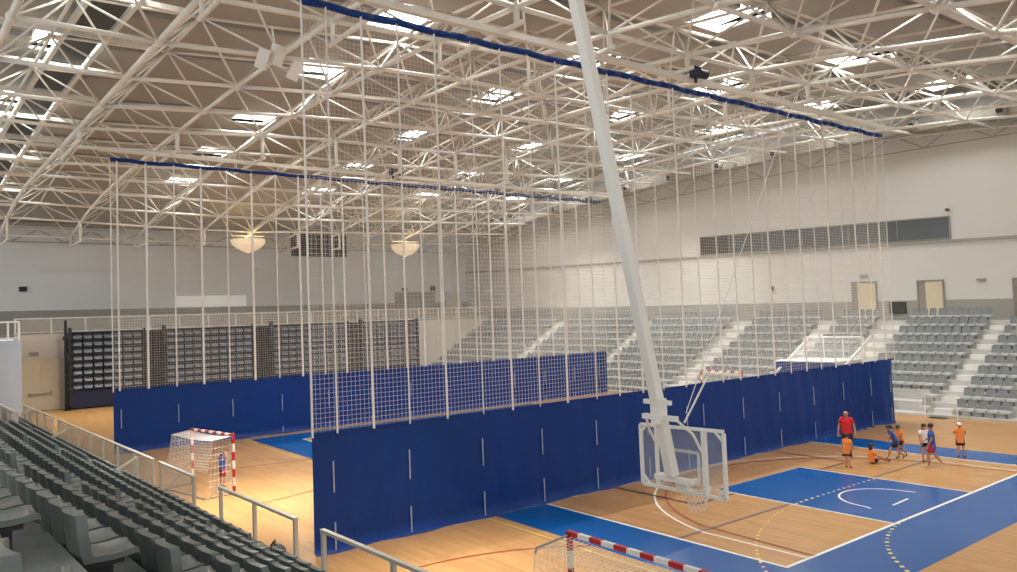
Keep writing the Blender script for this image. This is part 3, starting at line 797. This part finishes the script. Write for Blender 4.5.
for bi, (a, c) in enumerate(nb):
    n = int((c-a)/.5)
    for k in range(8):
        for i in range(n):
            tt = a+.25+(c-a-.5)*i/(n-1)
            if bi in (3, 4) and k in (2, 3): continue
            if k == 7 and (bi == 0 and tt < -2.4 or bi == 5 and tt > -4.5): continue
            p = NP(-.5-NR_*k-(.22 if k == 7 and bi == 5 else 0), tt, 1.0+NH*k)
            if inframe(p+Vector((0,0,.6)), 6) or inframe(p+Vector((.3,0,.35)), 6): ns.append((pix(p)[2], p, bi, k, tt))
ns.sort(key=lambda e: e[0])
nrow = ['row along the railing', 'second row up', 'third row up', 'fourth row up', 'fifth row up', 'sixth row up', 'seventh row up', 'eighth row up']
first = None; rs = MB()
for i, (dd, p, bi, k, tt) in enumerate(ns):
    if i < 300:
        t = thing('stadium_seat', 'dark grey plastic seat in the %s, %s' % (nrow[k], nn[bi]), 'seat', p, rz_n, 'near stand seats, %s, %s' % (nn[bi], nrow[k]))
        for nm, me in (('backrest', back_me), ('seat_pan', pan_me), ('bracket', foot_me)): link(nm, me, t)
    else:
        for src, mi in ((bm_, 0), (pm_, 0), (fm_, 1)):
            o0 = len(rs.v); rs.v += [(x+p.x, y+p.y, z+p.z) for x, y, z in src.v]
            rs.f += [tuple(j+o0 for j in fc) for fc in src.f]; rs.mi += [mi]*len(src.f)
rs.m = 1
o = stuff(rs.build('stadium_seats', [M['seat'], M['black']], None)); tag(o, 'remaining rows of dark grey seats far along the near stand', 'seats')
# front railings
def railing(lab, ta, tb, glass=False):
    t = thing('front_railing', lab, 'railing', NP(.02, (ta+tb)/2, 1.06))
    o = NP(.02, (ta+tb)/2, 1.06)
    m = MB(); m.bar(NP(.02, ta, 2.0)-o, NP(.02, tb, 2.0)-o, .09, .06); m.build('top_rail', M['rail'], t)
    n = max(2, round((tb-ta)/2.3)+1)
    for i in range(n):
        y = ta+.05+(tb-ta-.1)*i/(n-1)
        m = MB(); m.bar(NP(.02, y, 1.06)-o, NP(.02, y, 1.98)-o, .07, .1, (0,1,0)); m.build('post', M['rail'], t)
    if glass:
        m = MB(); a, c = NP(.02, ta+.1, 1.15)-o, NP(.02, tb-.1, 1.15)-o
        m.add([a, c, c+Vector((0,0,.75)), a+Vector((0,0,.75)), a+Vector((.012,0,0)), c+Vector((.012,0,0)), c+Vector((.012,0,.75)), a+Vector((.012,0,.75))], [(0,1,2,3),(4,7,6,5),(0,4,5,1),(2,6,7,3),(1,5,6,2),(0,3,7,4)])
        m.build('glass_infill', M['frost'], t)
railing('nearest white front railing, crossing the lower end of the nearer curtain', -9, 3.6)
railing('white front railing with three posts beside the floor patch of light', 4.74, 9.1)
railing('short white front railing with glass just beyond the three post railing', 11.0, 14.2, True)
railing('long white front railing with glass below the farther curtain', 14.8, 30.2, True)
railing('farthest short white front railing near the end wall', 31.6, 40.5, True)
def aisle_rail(lab, ta):
    o = NP(-.6, ta, 1.43); t = thing('stair_handrail', lab, 'handrail', o)
    m = MB(); m.bar(NP(-.12, ta, 1.0)-o, NP(-.12, ta, 1.95)-o, .07, .07, (0,1,0)); m.build('post', M['rail'], t)
    m = MB(); m.bar(NP(-.12, ta, 1.95)-o, NP(-.95, ta, 1.5)-o, .07, .07); m.build('sloping_rail', M['rail'], t)
aisle_rail('slanted handrail at the stair beyond the glass railing', 16.1); aisle_rail('slanted handrail at the third stair of the near stand', 26.9); aisle_rail('slanted handrail at the farthest stair of the near stand', 37.6)
vr = thing('landing_railing', 'wide posted railing on the stand landing at the left picture edge', 'railing', NP(-2.1, 29, 1.86))
o_ = NP(-2.1, 29, 1.86)
m = MB(); m.bar(NP(-2.1, 26.3, 2.84)-o_, NP(-2.1, 36, 2.84)-o_, .12, .08); m.build('top_rail', M['rail'], vr)
for y in (26.4, 27.9, 31.5, 35.8):
    m = MB(); m.bar(NP(-2.1, y, 1.86)-o_, NP(-2.1, y, 2.82)-o_, .22, .12, (0,1,0)); m.build('post', M['rail'], vr)
m = MB(); a, c = NP(-2.1, 26.5, 1.95)-o_, NP(-2.1, 35.8, 1.95)-o_
m.bar((a+c)/2*0+a+Vector((0,0,.4)), c+Vector((0,0,.4)), .014, .78); m.build('glass_infill', M['frost'], vr)
# dark bag on a front seat
bgm = MB(); bgm.ball((0, 0, .14), .2, 12, 8, (.8, 1.2, .75)); bgm.path([(-.1, -.1, .25), (-.05, 0, .38), (-.1, .12, .25)], .02)
o = tag(bgm.build('bag', M['black'], None, True), 'small black bag left on the front edge beside the railing post', 'bag'); o.location = NP(-.02, 5.6, 1.06)

# ------------------------------------------------------------------ people
def skin_obj(name, verts, edges, radii, m, parent, sub=1, root=0):
    me = bpy.data.meshes.new(name); me.from_pydata([tuple(v) for v in verts], edges, [])
    me.materials.append(m)
    o = link(name, me, parent)
    sk = o.modifiers.new('skin', 'SKIN'); sk.use_smooth_shade = True; sk.branch_smoothing = .4
    if not me.skin_vertices: me.skin_vertices.new()
    for i, d_ in enumerate(me.skin_vertices[0].data):
        r = radii[i]; d_.radius = r if isinstance(r, tuple) else (r, r); d_.use_root = (i == root)
    s_ = o.modifiers.new('sub', 'SUBSURF'); s_.levels = sub; s_.render_levels = sub
    return o
V = Vector
STAND = dict(pel=(0,0,.53), chest=(0,0,.70), neck=(0,.0,.825), head=(0,.012,.905), sL=(-.092,0,.785), sR=(.092,0,.785),
    eL=(-.135,-.01,.63), eR=(.135,-.01,.63), wL=(-.14,.05,.49), wR=(.14,.05,.49),
    hL=(-.052,0,.50), hR=(.052,0,.50), kL=(-.058,.015,.285), kR=(.058,.015,.285), aL=(-.06,-.01,.045), aR=(.06,-.01,.045),
    tL=(-.068,.095,.018), tR=(.068,.095,.018))
def person(label, loc, rz, h, pose, cloth, hair='short', bib=None, slim=1.0, skin='skin', group=None, extra=None):
    t = thing('person', label, 'person', loc, rz)
    J = {k: V(v)*h for k, v in {**STAND, **pose}.items()}
    verts = []; edges = []; rad = []; idx = {}
    def add(k, p, r, par=None):
        idx[k] = len(verts); verts.append(p); rad.append(tuple(x*h for x in r) if isinstance(r, tuple) else r*h)
        if par is not None: edges.append((idx[par], idx[k]))
    s = slim
    add('pel', J['pel'], (.075*s, .055*s)); add('waist', J['pel'].lerp(J['chest'], .5), (.066*s, .048*s), 'pel')
    add('chest', J['chest'], (.08*s, .056*s), 'waist'); add('ub', J['chest'].lerp(J['neck'], .6), (.07*s, .048*s), 'chest')
    add('neck', J['neck'], .03, 'ub'); add('skull0', J['neck'].lerp(J['head'], .5), (.042, .044), 'neck')
    add('head', J['head'], (.05, .058), 'skull0'); add('crown', J['head']+(J['head']-J['neck']).normalized()*.045*h, (.042, .048), 'head')
    for q_, sg in (('L', -1), ('R', 1)):
        add('s'+q_, J['s'+q_], .032*s, 'ub'); add('e'+q_, J['e'+q_], .023*s, 's'+q_); add('w'+q_, J['w'+q_], .016*s, 'e'+q_)
        fd = (J['w'+q_]-J['e'+q_]).normalized(); side = fd.cross(V((0,1,.2))).normalized(); nrm = side.cross(fd)
        pm = J['w'+q_]+fd*.035*h; add('p'+q_, pm, (.019, .012), 'w'+q_)
        for n_, (o_, ln) in enumerate(((-1.1, .03), (-.35, .038), (.35, .036), (1.1, .026))):
            b_ = pm+fd*.022*h+side*o_*.011*h; add('f%d%s' % (n_, q_), b_, .0055, 'p'+q_)
            add('g%d%s' % (n_, q_), b_+fd*ln*.5*h-nrm*.004*h, .005, 'f%d%s' % (n_, q_)); add('k%d%s' % (n_, q_), b_+fd*ln*.85*h-nrm*.014*h, .0045, 'g%d%s' % (n_, q_))
        tb = J['w'+q_]+fd*.016*h-side*.02*h; add('th'+q_, tb, .006, 'w'+q_); add('ti'+q_, tb+fd*.024*h-side*.012*h, .005, 'th'+q_)
        add('h'+q_, J['h'+q_], .05*s, 'pel'); add('m'+q_, J['h'+q_].lerp(J['k'+q_], .5), .042*s, 'h'+q_); add('k'+q_, J['k'+q_], .031*s, 'm'+q_)
        add('c'+q_, J['k'+q_].lerp(J['a'+q_], .35), .03*s, 'k'+q_); add('a'+q_, J['a'+q_], .02*s, 'c'+q_); add('t'+q_, J['t'+q_], .017, 'a'+q_)
    body = skin_obj('body', verts, edges, rad, M[skin], t, 2)
    # face: nose, eyes, mouth, ears on one small mesh
    hd = J['head']; fwd = V(pose.get('face', (0, 1, 0))).normalized(); sd = fwd.cross(V((0,0,1))).normalized(); upv = V((0,0,1))
    fm = MB(); fm.ball(hd+fwd*.062*h-upv*.008*h, .011*h, 6, 5)
    for sg in (-1, 1): fm.ball(hd+sd*sg*.053*h-upv*.004*h, .013*h, 6, 5, (.6, .8, 1.2))
    fm.build('face', M[skin], t, True)
    em = MB()
    for sg in (-1, 1): em.ball(hd+fwd*.052*h+sd*sg*.02*h+upv*.012*h, .007*h, 6, 5)
    em.bar(hd+fwd*.056*h-sd*.015*h-upv*.03*h, hd+fwd*.056*h+sd*.015*h-upv*.03*h, .006*h, .006*h)
    em.build('eyes_and_mouth', M['hair'], t)
    # hair
    if hair != 'bald':
        hm = MB(); hm.ball(hd-fwd*.012*h+upv*.026*h, .062*h, 12, 8, (1, 1.02, .95))
        if hair == 'pony':
            hm.ball(hd-fwd*.075*h+upv*.02*h, .028*h, 8, 6); hm.tube(hd-fwd*.085*h+upv*.015*h, hd-fwd*.15*h-upv*.05*h, .026*h, 8, .01*h)
        if hair == 'long':
            hm.ball(hd-fwd*.03*h-upv*.05*h, .055*h, 10, 8, (1, .8, 1.5))
        hm.build('hair', M[cloth.get('hair', 'hair')], t, True)
    # shirt
    def garment(name, chain, m_, root=0):
        skin_obj(name, [c_[0] for c_ in chain], [(c_[2], i) for i, c_ in enumerate(chain) if c_[2] is not None], [tuple(x*h for x in c_[1]) for c_ in chain], M[m_], t, 1)
    def loft(mb, rings, n=14):
        gr = []
        for c_, rx, ry in rings: gr.append([c_+V((rx*h*math.cos(2*PI*k/n), ry*h*math.sin(2*PI*k/n), 0)) for k in range(n+1)])
        mb.sheet(gr)
    up_ = (J['chest']-J['pel']).normalized()
    low = J['pel']-up_*((.12 if bib else .035)*h)
    mb = MB()
    loft(mb, [(low, .1*s, .085*s), (J['pel'], .1*s, .082*s), (J['pel'].lerp(J['chest'], .5), .092*s, .07*s), (J['chest'], .102*s, .076*s), (J['chest'].lerp(J['neck'], .5), .09*s, .066*s), (J['chest'].lerp(J['neck'], .8), .055*s, .048*s), (J['neck'], .036, .036)])
    for q_ in 'LR':
        a_, e_ = J['s'+q_], J['e'+q_]
        mb.tube(J['chest'].lerp(J['neck'], .6).lerp(a_, .45), a_, .046*s*h, 10, .038*s*h); mb.ball(a_, .038*s*h, 10, 6)
        if cloth.get('sleeve', 1): mb.tube(a_, a_.lerp(e_, .6), .038*s*h, 10, .037*s*h)
    mb.build('shirt', M[cloth['shirt']], t, True)
    mb = MB(); mb.ball(J['pel']-up_*.01*h, .088*s*h, 12, 8, (1.02, .86, .75))
    for q_ in 'LR':
        e_ = J['h'+q_].lerp(J['k'+q_], cloth.get('len', .6))
        mb.tube(J['h'+q_]+V((0,0,.01*h)), e_, .056*s*h, 12, .055*s*h)
    mb.build('shorts', M[cloth['shorts']], t, True)
    def garment(name, chain, m_, root=0):
        skin_obj(name, [c_[0] for c_ in chain], [(c_[2], i) for i, c_ in enumerate(chain) if c_[2] is not None], [tuple(x*h for x in c_[1]) for c_ in chain], M[m_], t, 1)
    for q_ in 'LR':
        fd = (J['t'+q_]-J['a'+q_])
        garment('shoe', [(J['a'+q_]-V((0,0,.012*h)), (.025, .025), None), (J['a'+q_]+fd*.5-V((0,0,.0*h)), (.026, .022), 0), (J['t'+q_], (.025, .02), 1)], cloth['shoe'])
    if bib == 'cap':
        cm = MB(); cm.ball(hd+upv*.045*h, .063*h, 12, 6, (1, 1, .62)); cm.bar(hd+upv*.03*h+fwd*.03*h, hd+upv*.025*h+fwd*.1*h, .09*h, .01*h); cm.build('cap', M['white'], t, True)
    return t
def face_cam(p): return math.atan2(-(C0.x-p[0]), C0.y-p[1])
P_ = lambda x, y: (x, y, 0)
# man in red
person('tall man in red shirt and black shorts standing by the curtain', P_(12.98, 5.6), face_cam((12.98, 5.6))-.1, 1.83,
    dict(eL=(-.15,0,.64), eR=(.15,0,.64), wL=(-.165,.03,.50), wR=(.165,.03,.50), aR=(.075,-.03,.04), tR=(.11,.06,.018)), dict(shirt='cloth_red', shorts='cloth_navy', shoe='shoe', len=.95), 'bald', slim=1.12)
person('child in orange bib with back turned in front of the man', P_(10.95, 4.5), face_cam((10.95, 4.5))+2.6, 1.26,
    dict(eL=(-.15,.03,.66), eR=(.15,.03,.66), wL=(-.1,.12,.62), wR=(.1,.12,.62), tL=(-.07,.09,.018)), dict(shirt='cloth_orange', shorts='cloth_navy', shoe='shoe', hair='hair', len=.7), 'short', bib='long', slim=1.12)
person('girl in orange bib sitting on the floor with legs stretched out', P_(12.2, 4.25), -2.1, 1.4,
    dict(pel=(0,0,.085), chest=(0,-.03,.25), neck=(0,-.02,.37), head=(0,0,.455), sL=(-.1,-.03,.335), sR=(.1,-.03,.335), eL=(-.14,.02,.2), eR=(.14,.05,.22), wL=(-.12,.12,.13), wR=(.1,.16,.17),
         hL=(-.055,.02,.07), hR=(.055,.02,.07), kL=(-.07,.24,.13), kR=(.08,.22,.16), aL=(-.08,.44,.045), aR=(.07,.42,.045), tL=(-.09,.47,.12), tR=(.09,.45,.12)),
    dict(shirt='cloth_orange', shorts='cloth_navy', shoe='shoe', len=.4), 'long', skin='skin2')
person('girl in blue bib running with dark ponytail, bent forward', P_(13.45, 4.0), 0.75, 1.42,
    dict(pel=(0,-.02,.5), chest=(0,.06,.66), neck=(0,.12,.77), head=(0,.15,.845), sL=(-.1,.1,.745), sR=(.1,.1,.745), eL=(-.13,.16,.62), eR=(.13,.04,.6), wL=(-.1,.27,.6), wR=(.12,.1,.49),
         hL=(-.052,-.02,.47), hR=(.052,-.02,.47), kL=(-.06,.13,.3), kR=(.06,-.05,.27), aL=(-.06,.2,.07), aR=(.06,-.24,.09), tL=(-.065,.3,.03), tR=(.065,-.2,.018)),
    dict(shirt='cloth_blue', shorts='cloth_navy', shoe='shoe', len=.7), 'pony', skin='skin2')
person('girl in orange bib running close behind the ponytailed girl', P_(13.95, 4.0), 1.0, 1.3,
    dict(pel=(0,0,.51), chest=(0,.04,.68), neck=(0,.07,.8), head=(0,.09,.88), eL=(-.13,.1,.64), eR=(.13,-.02,.62), wL=(-.1,.2,.6), wR=(.13,.05,.5),
         kL=(-.06,.1,.3), aL=(-.06,.12,.06), tL=(-.07,.22,.02), kR=(.06,-.03,.27), aR=(.06,-.2,.08), tR=(.065,-.15,.018)),
    dict(shirt='cloth_orange', shorts='cloth_navy', shoe='shoe', len=.6), 'short', bib='long', skin='skin2')
person('child in blue bib and crimson shorts striding, seen from behind', P_(12.95, 2.45), 0.45, 1.58,
    dict(eL=(-.13,.0,.63), eR=(.13,.03,.64), wL=(-.13,.08,.5), wR=(.1,.13,.58), kL=(-.055,.07,.29), aL=(-.055,.08,.05), tL=(-.06,.17,.02), kR=(.06,-.04,.28), aR=(.07,-.2,.08), tR=(.075,-.13,.02)),
    dict(shirt='cloth_blue', shorts='cloth_crimson', shoe='shoe_w', len=.75), 'short', bib='long', skin='skin2')
person('girl in pale pink top half hidden behind the blue bibbed child', P_(13.75, 3.05), face_cam((13.7, 3.05))+.4, 1.42,
    dict(eL=(-.14,.03,.63), eR=(.13,.02,.63), wL=(-.13,.1,.52), wR=(.13,.09,.5)), dict(shirt='cloth_white', shorts='cloth_navy', shoe='shoe', len=.5), 'long')
person('child in orange bib and white cap standing alone at right', P_(15.4, 2.5), face_cam((15.4, 2.5))+.15, 1.32,
    dict(eL=(-.16,.0,.66), eR=(.16,.0,.66), wL=(-.07,.12,.66), wR=(.08,.12,.64), aL=(-.075,-.01,.045), aR=(.075,-.01,.045)), dict(shirt='cloth_orange', shorts='cloth_navy', shoe='shoe', len=.75), 'short', bib='cap', slim=1.12)
person('small keeper in blue shirt and crimson shorts with hands to the head inside the goal', P_(-6.72, 19.15), -PI/2+.5, 1.3,
    dict(eL=(-.17,.05,.86), eR=(.17,.05,.86), wL=(-.07,.07,.96), wR=(.07,.07,.96)), dict(shirt='cloth_blue', shorts='cloth_crimson', shoe='shoe_w', len=.9), 'short', slim=1.02)

# ------------------------------------------------------------------ light
W = bpy.data.worlds.new('daylight'); S.world = W; W.use_nodes = True
bgd = W.node_tree.nodes['Background']; bgd.inputs[0].default_value = (1, .99, .96, 1); bgd.inputs[1].default_value = 1.2
def flood(x, y, z, e, tx, ty, col=(1, .95, .86), size=1.2):  # unseen lamps: some follow light and shadow on the floor, others added fill
    L = bpy.data.lights.new('unseen_flood', 'AREA'); L.shape = 'SQUARE'; L.size = size; L.energy = e; L.color = col
    o = bpy.data.objects.new('unseen_flood', L); COL.objects.link(o); o.location = (x, y, z)
    o.rotation_euler = (V((tx, ty, 0))-V((x, y, z))).to_track_quat('-Z', 'Y').to_euler(); return L
for x, y, e, sp in ((-5, 17, 900, 2.2), (2.5, 17, 900, 2.2), (10, 17, 900, 2.2), (18, 17, 900, 2.2), (26, 17, 700, 2.6),
                 (-5.8, 4.6, 260, .75), (5, 1, 260, 1.8), (14, 1, 320, 1.8), (24, 1, 400, 2.4), (-6.5, 15.2, 420, .8), (-6, 52, 420, 1.3),
                 (-6, 44, 1000, 2.6), (6, 44, 1000, 2.6), (18, 44, 1000, 2.6), (30, 44, 800, 2.6), (30, 30, 800, 2.6)):
    flood(x, y, 14.2, e, x, y, size=.7).spread = sp

S.view_settings.view_transform = 'Standard'; S.view_settings.look = 'None'
S.view_settings.exposure = -0.35; S.view_settings.gamma = 1; S.view_settings.use_curve_mapping = False
S.cycles.use_denoising = True
S.cycles.max_bounces = 8; S.cycles.diffuse_bounces = 4; S.cycles.transparent_max_bounces = 24
S.cycles.sample_clamp_indirect = 6
